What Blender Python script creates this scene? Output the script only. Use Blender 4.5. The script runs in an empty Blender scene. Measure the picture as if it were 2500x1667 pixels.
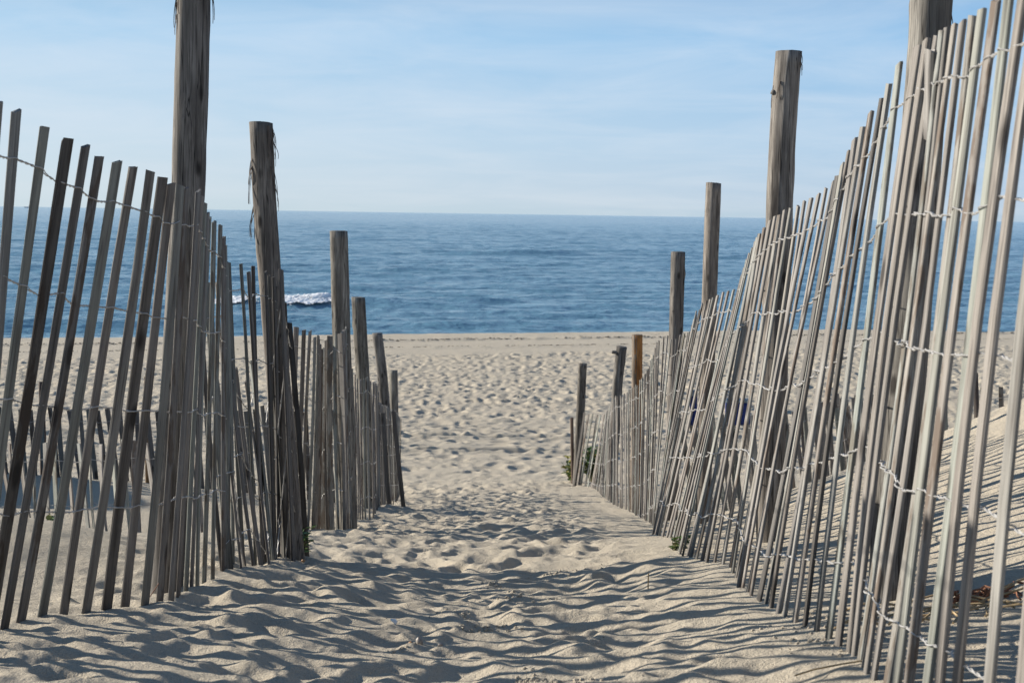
import bpy, math, random
import numpy as np
from mathutils import Vector, Matrix
R = random.Random(7)
S = bpy.context.scene
COL = S.collection

# ------------------------------------------------------------------ camera
W0, H0 = 2500.0, 1667.0                       # size of the photograph, used to read directions
FPX = 50.0 / 36.0 * W0
PITCH = math.atan(311.0 / FPX)
ROLL = 0.0152
CROT = (Matrix.Rotation(math.pi / 2 - PITCH, 3, 'X') @ Matrix.Rotation(ROLL, 3, 'Z'))
EYE = Vector((0, 0, 6.2))                     # sea level is z = 0
cd = bpy.data.cameras.new('camera'); cam = bpy.data.objects.new('camera', cd); COL.objects.link(cam)
cd.lens = 50; cd.sensor_width = 36; cd.clip_start = 0.05; cd.clip_end = 60000
cd.dof.use_dof = True; cd.dof.focus_distance = 5.4; cd.dof.aperture_fstop = 11
cam.matrix_world = Matrix.Translation(EYE) @ CROT.to_4x4()
S.camera = cam

# ------------------------------------------------------------------ light
SUN_AZ = math.radians(-70)                    # clockwise from +Y, so the sun stands left and ahead
SUN_EL = math.radians(20.5)
S.view_settings.view_transform = 'Standard'
try: S.view_settings.look = 'None'
except Exception: pass
S.view_settings.exposure = 0.70
S.view_settings.gamma = 1.0
S.view_settings.use_curve_mapping = False
w = bpy.data.worlds.new('World'); S.world = w; w.use_nodes = True
nt = w.node_tree; nt.nodes.clear()
def N(nt, t, **k):
    n = nt.nodes.new(t)
    for a, b in k.items():
        if a in ('inputs',):
            for i, v in b.items(): n.inputs[i].default_value = v
        else: setattr(n, a, b)
    return n
def math_node(nt, op, a, b=None, clamp=False):
    n = nt.nodes.new('ShaderNodeMath'); n.operation = op; n.use_clamp = clamp
    for i, v in enumerate((a, b)):
        if v is None: continue
        if isinstance(v, (int, float)): n.inputs[i].default_value = v
        else: nt.links.new(v, n.inputs[i])
    return n.outputs[0]
def ramp(nt, fac, stops):
    n = nt.nodes.new('ShaderNodeValToRGB'); e = n.color_ramp.elements
    while len(e) < len(stops): e.new(0.5)
    for i, (p, c) in enumerate(stops):
        e[i].position = p; e[i].color = (c if len(c) == 4 else (*c, 1))
    nt.links.new(fac, n.inputs[0]); return n.outputs[0]
def mix(nt, fac, a, b, mode='MIX'):
    n = nt.nodes.new('ShaderNodeMixRGB'); n.blend_type = mode
    for i, v in ((0, fac), (1, a), (2, b)):
        if isinstance(v, (int, float)): n.inputs[i].default_value = v
        elif isinstance(v, tuple): n.inputs[i].default_value = (*v, 1)
        else: nt.links.new(v, n.inputs[i])
    return n.outputs[0]
def noise(nt, vec, scale, detail=4, rough=0.55, dist=0.0):
    n = nt.nodes.new('ShaderNodeTexNoise'); n.inputs['Scale'].default_value = scale
    n.inputs['Detail'].default_value = detail; n.inputs['Roughness'].default_value = rough
    n.inputs['Distortion'].default_value = dist
    if vec is not None: nt.links.new(vec, n.inputs['Vector'])
    return n.outputs['Fac']
def mapping(nt, vec, scale=(1, 1, 1), rot=(0, 0, 0), loc=(0, 0, 0)):
    n = nt.nodes.new('ShaderNodeMapping'); n.inputs['Scale'].default_value = scale
    n.inputs['Rotation'].default_value = rot; n.inputs['Location'].default_value = loc
    nt.links.new(vec, n.inputs['Vector']); return n.outputs[0]

sky = N(nt, 'ShaderNodeTexSky', sky_type='NISHITA'); sky.sun_disc = False
sky.sun_elevation = SUN_EL; sky.sun_rotation = SUN_AZ
sky.altitude = 0; sky.air_density = 1.0; sky.dust_density = 0.6; sky.ozone_density = 2.0
tc = N(nt, 'ShaderNodeTexCoord')
sep = N(nt, 'ShaderNodeSeparateXYZ'); nt.links.new(tc.outputs['Generated'], sep.inputs[0])
zc = math_node(nt, 'MAXIMUM', sep.outputs[2], 0.0)
zz = math_node(nt, 'ADD', zc, 0.12)
cx = math_node(nt, 'DIVIDE', sep.outputs[0], zz); cy = math_node(nt, 'DIVIDE', sep.outputs[1], zz)
cmb = N(nt, 'ShaderNodeCombineXYZ'); nt.links.new(cx, cmb.inputs[0]); nt.links.new(cy, cmb.inputs[1])
v1 = mapping(nt, cmb.outputs[0], scale=(0.62, 0.8, 1), rot=(0, 0, 0.45))
n1 = noise(nt, v1, 2.3, 8, 0.60, 0.5)
v2 = mapping(nt, cmb.outputs[0], scale=(0.16, 0.3, 1), rot=(0, 0, -0.1), loc=(3, 1, 0))
n2 = noise(nt, v2, 1.0, 4, 0.5, 0.3)
cl = math_node(nt, 'ADD', math_node(nt, 'MULTIPLY', n1, 0.65), math_node(nt, 'MULTIPLY', n2, 0.5))
cf = ramp(nt, cl, [(0.49, (0, 0, 0)), (0.72, (0.42, 0.42, 0.42))])
# thin high veil whitens the sky, brightest where the air is brightest
# pale sea haze low over the horizon all round, whiter towards the sun, thin cirrus above
SKY = 0.055
K = 1.0 / (SKY * 1.62)                       # picture value -> sky value
def kc(c): return tuple(v * K for v in c)
def skyramp(stops):
    n = nt.nodes.new('ShaderNodeValToRGB'); e = n.color_ramp.elements
    while len(e) < len(stops): e.new(0.5)
    for i, (p, c) in enumerate(stops): e[i].position = p; e[i].color = (*c, 1)
    nt.links.new(zc, n.inputs[0])
    m = nt.nodes.new('ShaderNodeVectorMath'); m.operation = 'SCALE'; m.inputs['Scale'].default_value = K
    nt.links.new(n.outputs[0], m.inputs[0]); return m.outputs[0]
away = skyramp([(0.0, (.42, .56, .70)), (.012, (.43, .57, .74)), (.05, (.37, .57, .79)), (.12, (.25, .50, .80)), (.22, (.14, .31, .62)), (.45, (.11, .24, .50))])
near = skyramp([(0.0, (.64, .75, .79)), (.012, (.68, .78, .82)), (.05, (.64, .77, .86)), (.12, (.46, .68, .88)), (.22, (.28, .45, .65)), (.45, (.16, .30, .52))])
cirrus = skyramp([(0.0, (.70, .77, .83)), (.06, (.72, .80, .89)), (.13, (.70, .80, .92)), (.25, (.38, .45, .56)), (.5, (.16, .20, .27)), (1, (.10, .13, .2))])
dt = nt.nodes.new('ShaderNodeVectorMath'); dt.operation = 'DOT_PRODUCT'; nt.links.new(tc.outputs['Generated'], dt.inputs[0])
dt.inputs[1].default_value = (math.sin(SUN_AZ), math.cos(SUN_AZ), 0)
mr = nt.nodes.new('ShaderNodeMapRange'); mr.inputs['From Min'].default_value = -0.15; mr.inputs['From Max'].default_value = 0.78
nt.links.new(dt.outputs['Value'], mr.inputs['Value'])
haze = mix(nt, mr.outputs[0], away, near)
hw = nt.nodes.new('ShaderNodeMapRange'); hw.inputs['From Min'].default_value = 0.5; hw.inputs['From Max'].default_value = 1.4
hw.inputs['To Min'].default_value = 1; hw.inputs['To Max'].default_value = 0
nt.links.new(zc, hw.inputs['Value'])
skyb = mix(nt, hw.outputs[0], sky.outputs[0], haze)
skyc = mix(nt, cf, skyb, cirrus)
bg = N(nt, 'ShaderNodeBackground'); bg.inputs['Strength'].default_value = SKY
nt.links.new(skyc, bg.inputs['Color'])
wo = N(nt, 'ShaderNodeOutputWorld'); nt.links.new(bg.outputs[0], wo.inputs[0])

sd = bpy.data.lights.new('sun', 'SUN'); sun = bpy.data.objects.new('sun', sd); COL.objects.link(sun)
sd.energy = 5.0; sd.angle = math.radians(0.55); sd.color = (1.0, 0.925, 0.82)
sdir = Vector((math.sin(SUN_AZ) * math.cos(SUN_EL), math.cos(SUN_AZ) * math.cos(SUN_EL), math.sin(SUN_EL)))
sun.rotation_euler = sdir.to_track_quat('Z', 'Y').to_euler()

# ------------------------------------------------------------------ helpers
def at(px, py, d):
    """point seen at photo pixel (px, py) that lies d metres ahead of the camera"""
    v = CROT @ Vector(((px - W0 / 2) / FPX, -(py - H0 / 2) / FPX, -1))
    return EYE + v * (d / v.y)
def tag(o, label=None, cat=None, group=None, kind=None):
    if label: o['label'] = label
    if cat: o['category'] = cat
    if group: o['group'] = group
    if kind: o['kind'] = kind
    return o
def mesh_obj(name, verts, faces, mat, parent=None, smooth=False):
    me = bpy.data.meshes.new(name)
    me.from_pydata([tuple(v) for v in verts], [], faces); me.update()
    if smooth: me.polygons.foreach_set('use_smooth', [True] * len(me.polygons))
    me.materials.append(mat)
    o = bpy.data.objects.new(name, me); COL.objects.link(o)
    if parent: o.parent = parent
    return o
def empty(name, loc):
    o = bpy.data.objects.new(name, None); COL.objects.link(o); o.location = loc
    o.empty_display_size = 0.2; return o
def grid_mesh(name, co, nr, nc, mat, wrap=False, extra=None):
    """co: (nr*nc, 3) array"""
    i, j = np.meshgrid(np.arange(nr - 1), np.arange(nc if wrap else nc - 1), indexing='ij')
    j2 = (j + 1) % nc
    q = np.stack([i * nc + j, i * nc + j2, (i + 1) * nc + j2, (i + 1) * nc + j], -1).reshape(-1, 4)
    me = bpy.data.meshes.new(name)
    nf = len(q)
    me.vertices.add(len(co)); me.vertices.foreach_set('co', co.astype(np.float32).ravel())
    me.loops.add(nf * 4); me.loops.foreach_set('vertex_index', q.astype(np.int32).ravel())
    me.polygons.add(nf)
    me.polygons.foreach_set('loop_start', np.arange(0, nf * 4, 4, dtype=np.int32))
    me.polygons.foreach_set('loop_total', np.full(nf, 4, dtype=np.int32))
    me.polygons.foreach_set('use_smooth', np.ones(nf, dtype=bool))
    me.update(calc_edges=True)
    if extra is not None:
        for an, arr in extra.items():
            a = me.attributes.new(an, 'FLOAT', 'POINT'); a.data.foreach_set('value', arr.astype(np.float32))
    me.materials.append(mat)
    o = bpy.data.objects.new(name, me); COL.objects.link(o); return o

def hash2(ix, iy, k):
    h = (ix.astype(np.int64) * 374761393 + iy.astype(np.int64) * 668265263 + k * 974634777) & 0xffffffff
    h = ((h ^ (h >> 13)) * 1274126177) & 0xffffffff
    h = ((h ^ (h >> 16)) * 2246822519) & 0xffffffff
    return ((h ^ (h >> 15)) & 0xffffff) / float(0xffffff)
def perlin(x, y, k=0):
    ix = np.floor(x); iy = np.floor(y); fx = x - ix; fy = y - iy
    u = fx * fx * fx * (fx * (fx * 6 - 15) + 10); v = fy * fy * fy * (fy * (fy * 6 - 15) + 10)
    def g(a, b, dx, dy):
        t = hash2(a, b, k) * 2 * np.pi
        return np.cos(t) * dx + np.sin(t) * dy
    n00 = g(ix, iy, fx, fy); n10 = g(ix + 1, iy, fx - 1, fy)
    n01 = g(ix, iy + 1, fx, fy - 1); n11 = g(ix + 1, iy + 1, fx - 1, fy - 1)
    return (n00 * (1 - u) + n10 * u) * (1 - v) + (n01 * (1 - u) + n11 * u) * v
def fbm(x, y, k=0, o=3, g=0.5):
    s = 0; a = 1.0
    for i in range(o):
        s = s + a * perlin(x * 2 ** i, y * 2 ** i, k + i); a *= g
    return s
def smooth(a, b, x):
    t = np.clip((x - a) / (b - a), 0, 1); return t * t * (3 - 2 * t)
def dimples(x, y, cell, rad, k, ang=0.6, ax=1.7, rim=0.35, prob=1.0):
    """pushed-in foot marks with a soft rim, one per jittered cell"""
    gx = np.floor(x / cell); gy = np.floor(y / cell); z = np.zeros_like(x)
    for ox in (-1, 0, 1):
        for oy in (-1, 0, 1):
            cx_ = gx + ox; cy_ = gy + oy
            px = (cx_ + 0.1 + 0.8 * hash2(cx_, cy_, k)) * cell; py = (cy_ + 0.1 + 0.8 * hash2(cx_, cy_, k + 1)) * cell
            th = (hash2(cx_, cy_, k + 2) - 0.5) * 2 * ang; s = 0.65 + 0.7 * hash2(cx_, cy_, k + 3)
            on = (hash2(cx_, cy_, k + 4) < prob) * s
            dx = x - px; dy = y - py
            a = (dx * np.cos(th) + dy * np.sin(th)) / (rad * s); b = (-dx * np.sin(th) + dy * np.cos(th)) / (rad * s * ax)
            r = np.sqrt(a * a + b * b)
            z += on * (-np.exp(-(r ** 2.6)) + rim * np.exp(-((r - 1.35) / 0.42) ** 2))
    return z

# ------------------------------------------------------------------ terrain
_t = np.array([(-400, .2), (-30, .3), (-5, .35), (0, .56), (1.5, .70), (2.6, .85), (3.1, .92), (4, 1.10), (5, 1.28), (5.66, 1.38),
               (6.2, 1.46), (8, 1.81), (10.3, 2.2), (14.4, 2.95), (17.5, 3.42), (19, 3.62), (23, 3.86), (29, 4.08), (35, 4.27), (50, 4.70),
               (57, 4.90), (59.5, 4.96), (61, 5.12), (64, 5.75), (70, 6.5), (90, 7.5), (5000, 30)])
_ss = np.concatenate([np.arange(-60, 90, 0.1)])
_zz = np.interp(_ss, _t[:, 0], _t[:, 1])
_k = np.exp(-0.5 * (np.arange(-12, 13) / 4.5) ** 2); _k /= _k.sum()
_zs = np.convolve(np.pad(_zz, 12, mode='edge'), _k, mode='valid')
def base_drop(s):
    return np.where((s > -55) & (s < 85), np.interp(s, _ss, _zs), np.interp(s, _t[:, 0], _t[:, 1]))
def gau(x, y, cx, cy, sx, sy): return np.exp(-((x - cx) / sx) ** 2 - ((y - cy) / sy) ** 2)
def shore(x, y): return y - 0.31 * x * smooth(18, 50, y)
def form(x, y):
    """large shapes only, returns z"""
    s = shore(x, y)
    s = s + 1.0 * smooth(52, 58, s) * perlin(x * 0.06, y * 0 + 2.0, 77)
    z = EYE.z - base_drop(s)
    sp = lambda t, k: np.log1p(np.exp(np.clip(t * k, -30, 30))) / k
    # bank on the right side
    ef = 1 - 0.72 * smooth(8.3, 10.6, y) - 0.28 * smooth(12, 19, y)
    rise = np.minimum(sp(x - 1.12, 6), 4.0) * 0.43
    z = z + rise * ef * smooth(-3, 1.5, y) * (1 - 0.5 * smooth(3.5, 8, x))
    z = z - 0.11 * np.exp(-((x - 0.08) / np.where(x < 0.08, 0.75, 0.48)) ** 2) * smooth(1.0, 2.0, y) * smooth(9.5, 4.5, y)
    # hollow and hump to the left of the left fence
    z = z + 0.17 * gau(x, y, -2.2, 5.5, 0.8, 0.75) - 0.05 * gau(x, y, -1.5, 4.5, .4, .5)
    z = z + 0.20 * gau(x, y, -3.4, 11.6, 2.2, 1.0) - 0.10 * gau(x, y, -2.6, 8.6, 1.4, 0.8)
    # high dune out of view on the left, added to shade the sand
    z = z + 1.75 * gau(x, y, -6.6, 11.9, 1.35, 1.9)
    z = z + 1.4 * smooth(-7, -14, x) * smooth(22, 12, y) + 0.4 * smooth(7, 14, x) * smooth(22, 12, y)
    far = smooth(6, 14, np.abs(x)) * smooth(24, 14, y)
    z = z + 0.5 * far * fbm(x * 0.12, y * 0.12, 40, 3)
    return z
CTRL = []                                     # (x, y, residual) where the fence feet pin the sand
def corr(x, y):
    if not len(CTRL): return 0
    num = np.zeros_like(x); den = np.full_like(x, 0.25)
    m = (np.abs(x) < 4) & (y > 1) & (y < 22)
    xm, ym = x[m], y[m]; nu = np.zeros_like(xm); de = np.full_like(xm, 0.25)
    for cx_, cy_, r in CTRL:
        sg = 0.22 + 0.04 * cy_
        wgt = np.exp(-((xm - cx_) ** 2 + (ym - cy_) ** 2 * 0.5) / (2 * sg * sg)); nu += wgt * r; de += wgt
    num[m] = nu / de
    return num
def relief(x, y):
    s = shore(x, y)
    wx = x + 0.10 * perlin(x * 2.1, y * 2.1, 71); wy = y + 0.10 * perlin(x * 2.1, y * 2.1, 72)
    path = smooth(-1.75, -1.0, x + 0.25 * perlin(y * .7, x * 0 + 3, 5)) * (1 - 0.75 * smooth(0.25, 0.75, x)) 
    path = np.where(y > 17, 1.0, path) * (1 - smooth(17, 19, y)) + smooth(17, 19, y)
    trod = 1 - smooth(46.7, 47.8, s + 0.4 * perlin(x * .3, y * .3, 9))
    a_near = (1 - smooth(16, 21, y)); a_far = 1 - a_near
    z = 0.020 * fbm(wx * 0.9, wy * 1.1, 11, 2)
    n = (0.82 + 0.18 * smooth(5, 8, y)) * (0.020 * dimples(wx, wy, 0.25, 0.066, 100, ang=1.3, ax=1.4, rim=0.45)
         + 0.013 * dimples(wx + 7.3, wy + 3.1, 0.155, 0.042, 120, ang=1.5, ax=1.3, rim=0.4, prob=0.85)
         + 0.030 * dimples(wx + 1.3, wy + 5.1, 0.55, 0.085, 140, ang=0.8, ax=1.6, rim=0.5, prob=0.55)
         + 0.020 * fbm(wx * 3.4, wy * 4.6, 15, 3, 0.55) + 0.0035 * fbm(wx * 22, wy * 22, 25, 3, 0.6))
    f = (0.046 * dimples(wx, wy, 0.40, 0.108, 200, ang=1.5, ax=1.3, rim=0.45, prob=0.75)
         + 0.030 * dimples(wx + 5, wy + 9, 0.30, 0.082, 220, ang=1.5, ax=1.3, rim=0.4, prob=0.7)
         + 0.035 * fbm(wx * 1.6, wy * 1.6, 35, 3, 0.55))
    soft = 0.010 * fbm(x * 3.0, y * 3.0, 61, 3, 0.5) + 0.0025 * fbm(x * 16, y * 16, 63, 2)
    amp_f = (0.55 + 0.45 * smooth(24, 33, y)) * trod
    # wheel ruts that cross the beach
    rut = 0
    for c, wd, dp in ((22.9, .12, .13), (24.9, .12, .11), (31.3, .13, .03), (33.2, .13, .03), (36.4, .13, .03), (38.2, .13, .03)):
        q = s - c - 0.35 * perlin(x * 0.12, x * 0 + c, 51) - 0.05 * perlin(x * 1.1, x * 0 + c, 52)
        rut = rut - dp * np.exp(-(q / wd) ** 4) * (0.75 + 0.5 * perlin(x * 3.1, x * 0 + c, 53)) + 0.35 * dp * np.exp(-((np.abs(q) - 1.9 * wd) / (0.7 * wd)) ** 2)
    for c, wd, dp in ((50.4, .35, .05), (54.6, .22, .09)):
        q = s - c - 0.25 * perlin(x * 0.16, x * 0 + c, 55)
        rut = rut + dp * (np.exp(-(q / wd) ** 2)) * (0.4 + 1.2 * np.abs(perlin(x * 1.7, x * 0 + c, 56)) + .5 * np.abs(perlin(x * 5, y * 2, 57)))
    ok = smooth(20, 22, y)
    z = z + a_near * (n * path + soft) + a_far * (f * amp_f + soft * 0.6) + rut * ok
    return z
def ground_z(x, y):
    x = np.atleast_1d(np.asarray(x, float)); y = np.atleast_1d(np.asarray(y, float))
    return form(x, y) + corr(x, y) + relief(x, y)
def gz(x, y): return float(ground_z([x], [y])[0])

# ------------------------------------------------------------------ materials
def new_mat(name):
    m = bpy.data.materials.new(name); m.use_nodes = True
    nt = m.node_tree; b = nt.nodes['Principled BSDF']; return m, nt, b
def bump(nt, b, h, strength, dist):
    n = nt.nodes.new('ShaderNodeBump'); n.inputs['Strength'].default_value = strength
    n.inputs['Distance'].default_value = dist; nt.links.new(h, n.inputs['Height'])
    nt.links.new(n.outputs[0], b.inputs['Normal'])
    return n
def mat_sand():
    m, nt, b = new_mat('sand')
    g = N(nt, 'ShaderNodeNewGeometry'); P = g.outputs['Position']
    big = noise(nt, P, 0.5, 4); mid = noise(nt, P, 9, 4); fine = noise(nt, P, 210, 3, 0.7)
    grain = noise(nt, P, 360, 3, 0.75)
    c = ramp(nt, big, [(0.3, (0.43, 0.372, 0.278)), (0.7, (0.49, 0.43, 0.328))])
    c = mix(nt, 0.22, c, ramp(nt, mid, [(0.3, (0.34, 0.29, 0.23)), (0.7, (0.56, 0.50, 0.42))]))
    c = mix(nt, 0.58, c, ramp(nt, grain, [(0.32, (0.16, 0.12, 0.09)), (0.46, (0.46, 0.40, 0.305)), (0.72, (0.67, 0.61, 0.49))]))
    nt.links.new(c, b.inputs['Base Color'])
    b.inputs['Roughness'].default_value = 0.95; b.inputs['Specular IOR Level'].default_value = 0.15
    h = math_node(nt, 'ADD', math_node(nt, 'MULTIPLY', fine, 0.010), math_node(nt, 'MULTIPLY', noise(nt, P, 60, 4), 0.013))
    h = math_node(nt, 'ADD', h, math_node(nt, 'MULTIPLY', grain, 0.0018))
    bump(nt, b, h, 0.8, 1.0)
    return m
def mat_wood(name, dark, mid, light, stretch=14, base_stain=True, knots=True, tint=True, gscale=60):
    m, nt, b = new_mat(name)
    tcn = N(nt, 'ShaderNodeTexCoord'); oi = N(nt, 'ShaderNodeObjectInfo')
    off = N(nt, 'ShaderNodeVectorMath', operation='SCALE'); cmb = N(nt, 'ShaderNodeCombineXYZ')
    nt.links.new(oi.outputs['Random'], cmb.inputs[0]); nt.links.new(oi.outputs['Random'], cmb.inputs[2])
    nt.links.new(cmb.outputs[0], off.inputs[0]); off.inputs['Scale'].default_value = 37.0
    ad = N(nt, 'ShaderNodeVectorMath', operation='ADD'); nt.links.new(tcn.outputs['Object'], ad.inputs[0]); nt.links.new(off.outputs[0], ad.inputs[1])
    P = ad.outputs[0]
    v = mapping(nt, P, scale=(gscale, gscale, gscale / stretch))
    g1 = noise(nt, v, 1.0, 5, 0.65, 0.3)
    v2 = mapping(nt, P, scale=(14, 14, 2.2)); g2 = noise(nt, v2, 1.0, 4, 0.6)
    v3 = mapping(nt, P, scale=(260, 260, 6)); g3 = noise(nt, v3, 1.0, 3, 0.6)
    c = ramp(nt, g1, [(0.30, dark), (0.5, mid), (0.72, light)])
    c = mix(nt, 0.35, c, ramp(nt, g2, [(0.3, dark), (0.7, light)]))
    c = mix(nt, ramp(nt, g3, [(0.36, (0.5, 0.5, 0.5)), (0.46, (0, 0, 0))]), c, tuple(0.45 * q for q in dark))
    if knots:
        vo = N(nt, 'ShaderNodeTexVoronoi'); vo.inputs['Scale'].default_value = 1.0
        nt.links.new(mapping(nt, P, scale=(9, 9, 4.0) if base_stain else (13, 13, 5.5)), vo.inputs['Vector'])
        kf = ramp(nt, vo.outputs['Distance'], [(0.10, (0.85, 0.85, 0.85)), (0.19, (0, 0, 0))])
        c = mix(nt, kf, c, tuple(0.35 * q for q in dark))
    if base_stain:                             # some slats are blotched brown where old bark and rust stain them
        bl = noise(nt, mapping(nt, P, scale=(26, 26, 7)), 1.0, 4, 0.6)
        pick = ramp(nt, oi.outputs['Random'], [(0.72, (0, 0, 0)), (0.76, (.8, .8, .8))])
        c = mix(nt, math_node(nt, 'MULTIPLY', ramp(nt, bl, [(0.5, (0, 0, 0)), (0.56, (1, 1, 1))]), pick), c, (0.13, 0.10, 0.078))
        gp = N(nt, 'ShaderNodeSeparateXYZ'); nt.links.new(tcn.outputs['Generated'], gp.inputs[0])
        st = math_node(nt, 'ADD', gp.outputs[2], math_node(nt, 'MULTIPLY', g2, 0.22))
        st = math_node(nt, 'ADD', st, math_node(nt, 'MULTIPLY', oi.outputs['Random'], 0.12))
        c = mix(nt, ramp(nt, st, [(0.18, (0.7, 0.7, 0.7)), (0.40, (0, 0, 0))]), c, tuple(0.55 * q for q in dark))
    if not base_stain:                         # long drying cracks
        cr = noise(nt, mapping(nt, P, scale=(48, 48, 1.1)), 1.0, 2, 0.5, 0.15)
        c = mix(nt, ramp(nt, cr, [(0.474, (0, 0, 0)), (0.495, (.9, .9, .9)), (0.517, (0, 0, 0))]), c, tuple(0.25 * q for q in dark))
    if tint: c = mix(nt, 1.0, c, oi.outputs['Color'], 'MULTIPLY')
    nt.links.new(c, b.inputs['Base Color'])
    b.inputs['Roughness'].default_value = 0.82; b.inputs['Specular IOR Level'].default_value = 0.25
    h = math_node(nt, 'ADD', g1, math_node(nt, 'MULTIPLY', g3, 0.6))
    bump(nt, b, h, 0.6, 0.0005 if gscale > 40 else 0.0016)
    return m
def mat_simple(name, col, rough=0.7, metal=0.0, var=0.25, scale=40):
    m, nt, b = new_mat(name)
    tcn = N(nt, 'ShaderNodeTexCoord'); n = noise(nt, tcn.outputs['Object'], scale, 3)
    nt.links.new(ramp(nt, n, [(0.3, tuple(c * (1 - var) for c in col)), (0.7, tuple(min(1, c * (1 + var)) for c in col))]), b.inputs['Base Color'])
    b.inputs['Roughness'].default_value = rough; b.inputs['Metallic'].default_value = metal
    bump(nt, b, n, 0.3, 0.004)
    return m
def mat_water():
    m, nt, b = new_mat('sea_water')
    g = N(nt, 'ShaderNodeNewGeometry'); P = g.outputs['Position']
    n1 = noise(nt, mapping(nt, P, scale=(0.5, 1.0, 1), rot=(0, 0, 0.30)), 2.2, 4, 0.6)
    n2 = noise(nt, mapping(nt, P, scale=(0.35, 1.0, 1), rot=(0, 0, 0.2)), 0.35, 5, 0.6)
    big = noise(nt, mapping(nt, P, scale=(0.15, 1.0, 1), rot=(0, 0, 0.2)), 0.03, 4, 0.5)
    c = ramp(nt, big, [(0.35, (0.105, 0.225, 0.300)), (0.65, (0.145, 0.28, 0.365))])
    nt.links.new(c, b.inputs['Base Color'])
    b.inputs['Roughness'].default_value = 0.14; b.inputs['IOR'].default_value = 1.33
    h = math_node(nt, 'ADD', math_node(nt, 'MULTIPLY', n1, 0.16), math_node(nt, 'MULTIPLY', n2, 0.75))
    bump(nt, b, h, 1.0, 1.0)
    return m
M_SAND = mat_sand()
M_LATH = mat_wood('weathered_lath', (0.085, 0.074, 0.067), (0.275, 0.262, 0.244), (0.39, 0.375, 0.35), 22)
M_POST = mat_wood('weathered_post', (0.038, 0.033, 0.030), (0.125, 0.117, 0.107), (0.42, 0.405, 0.375), 10, base_stain=False, gscale=34)
M_RAW = mat_wood('orange_split_wood', (0.22, 0.10, 0.035), (0.42, 0.22, 0.08), (0.50, 0.30, 0.13), 10, base_stain=False, knots=False, gscale=34)
M_WIRE = mat_simple('galvanised_wire', (0.42, 0.41, 0.39), 0.6, 0.25, 0.15)
M_BARK = mat_simple('peeling_bark', (0.09, 0.07, 0.055), 0.9)
M_WATER = mat_water()
M_FOAM = mat_simple('sea_foam', (0.80, 0.82, 0.82), 0.7, 0, 0.05, 3)
fb = M_FOAM.node_tree.nodes['Principled BSDF']; fb.inputs['Subsurface Weight'].default_value = 1.0
fb.inputs['Subsurface Radius'].default_value = (.5, .5, .5); fb.inputs['Subsurface Scale'].default_value = 0.6
M_LEAF = mat_simple('beach_leaf', (0.085, 0.15, 0.03), 0.55, 0, 0.5, 30)
M_LEAFY = mat_simple('yellowing_leaf', (0.30, 0.26, 0.05), 0.6, 0, 0.4, 30)
M_STEM = mat_simple('plant_stem', (0.14, 0.13, 0.05), 0.7)
M_STRAW = mat_simple('dry_straw', (0.33, 0.24, 0.13), 0.8)
M_REED = mat_simple('red_brown_debris', (0.23, 0.10, 0.05), 0.8)
M_SHELL = mat_simple('white_shell', (0.75, 0.72, 0.66), 0.35, 0, 0.08)
M_STONE = mat_simple('pale_stone', (0.27, 0.24, 0.21), 0.5, 0, 0.25)
M_AMBER = mat_simple('amber_stone', (0.36, 0.20, 0.09), 0.5)
M_BLUE = mat_simple('blue_cloth', (0.012, 0.03, 0.16), 0.8, 0, 0.3)
M_PALEBLUE = mat_simple('pale_blue_hem', (0.22, 0.30, 0.38), 0.8)
M_SHIP = mat_simple('hazy_ship_grey', (0.36, 0.42, 0.48), 0.7)  # pale colour stands in for the haze over the ship
M_DARKBIT = mat_simple('dark_bit', (0.05, 0.045, 0.035), 0.9)  # colour of the bits that stand for shade in the tracks

# ------------------------------------------------------------------ fence tables: top x, top y, foot x, foot y (photo pixels)
LEFT = [(-130, 170, -260, 1640), (-85, 200, -205, 1620), (-45, 228, -155, 1595), (-5, 250, -112, 1578),
 (40, 270, -72, 1562), (109, 310, -50, 1548), (165, 343, -28, 1540), (209, 356, 10, 1534), (243, 382, 48, 1527), (286, 395, 98, 1526),
 (325, 408, 153, 1522), (367, 418, 208, 1501), (397, 433, 261, 1486), (418, 449, 306, 1479), (440, 452, 352, 1477), (453, 459, 388, 1472),
 (484, 466, 416, 1463), (493, 480, 436, 1446), (501, 497, 455, 1434), (507, 520, 468, 1424), (512, 532, 484, 1419), (523, 541, 498, 1412),
 (538, 550, 520, 1402), (545, 579, 545, 1394), (549, 600, 556, 1393), (553, 640, 568, 1392), (558, 641, 595, 1388), (588, 644, 622, 1383),
 (607, 664, 640, 1380), (618, 650, 650, 1375), (648, 663, 668, 1372), (657, 672, 674, 1370), (668, 676, 679, 1367), (674, 700, 692, 1363)]
LEFT_D = [2.35, 2.45, 2.6, 2.78] 
LFAR = [(700, 800, 690, 1312), (723, 798, 706, 1311), (742, 806, 722, 1310), (757, 808, 740, 1308), (769, 823, 750, 1307), (777, 819, 762, 1305), (783, 872, 776, 1303), (790, 850, 790, 1302),
 (798, 832, 800, 1301), (806, 820, 812, 1300), (817, 811, 826, 1300), (830, 815, 840, 1300), (844, 799, 862, 1290), (852, 880, 862, 1283), (859, 912, 868, 1280),
 (866, 914, 873, 1277), (872, 925, 879, 1275), (880, 927, 886, 1272), (888, 925, 893, 1270), (896, 921, 903, 1268), (905, 930, 910, 1266),
 (912, 932, 916, 1262), (921, 941, 925, 1254), (928, 985, 934, 1243), (933, 988, 941, 1239), (940, 990, 949, 1235), (947, 995, 956, 1232), (954, 999, 962, 1229),
 (962, 1004, 966, 1226), (970, 1009, 970, 1220), (979, 1023, 974, 1200)]
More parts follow.
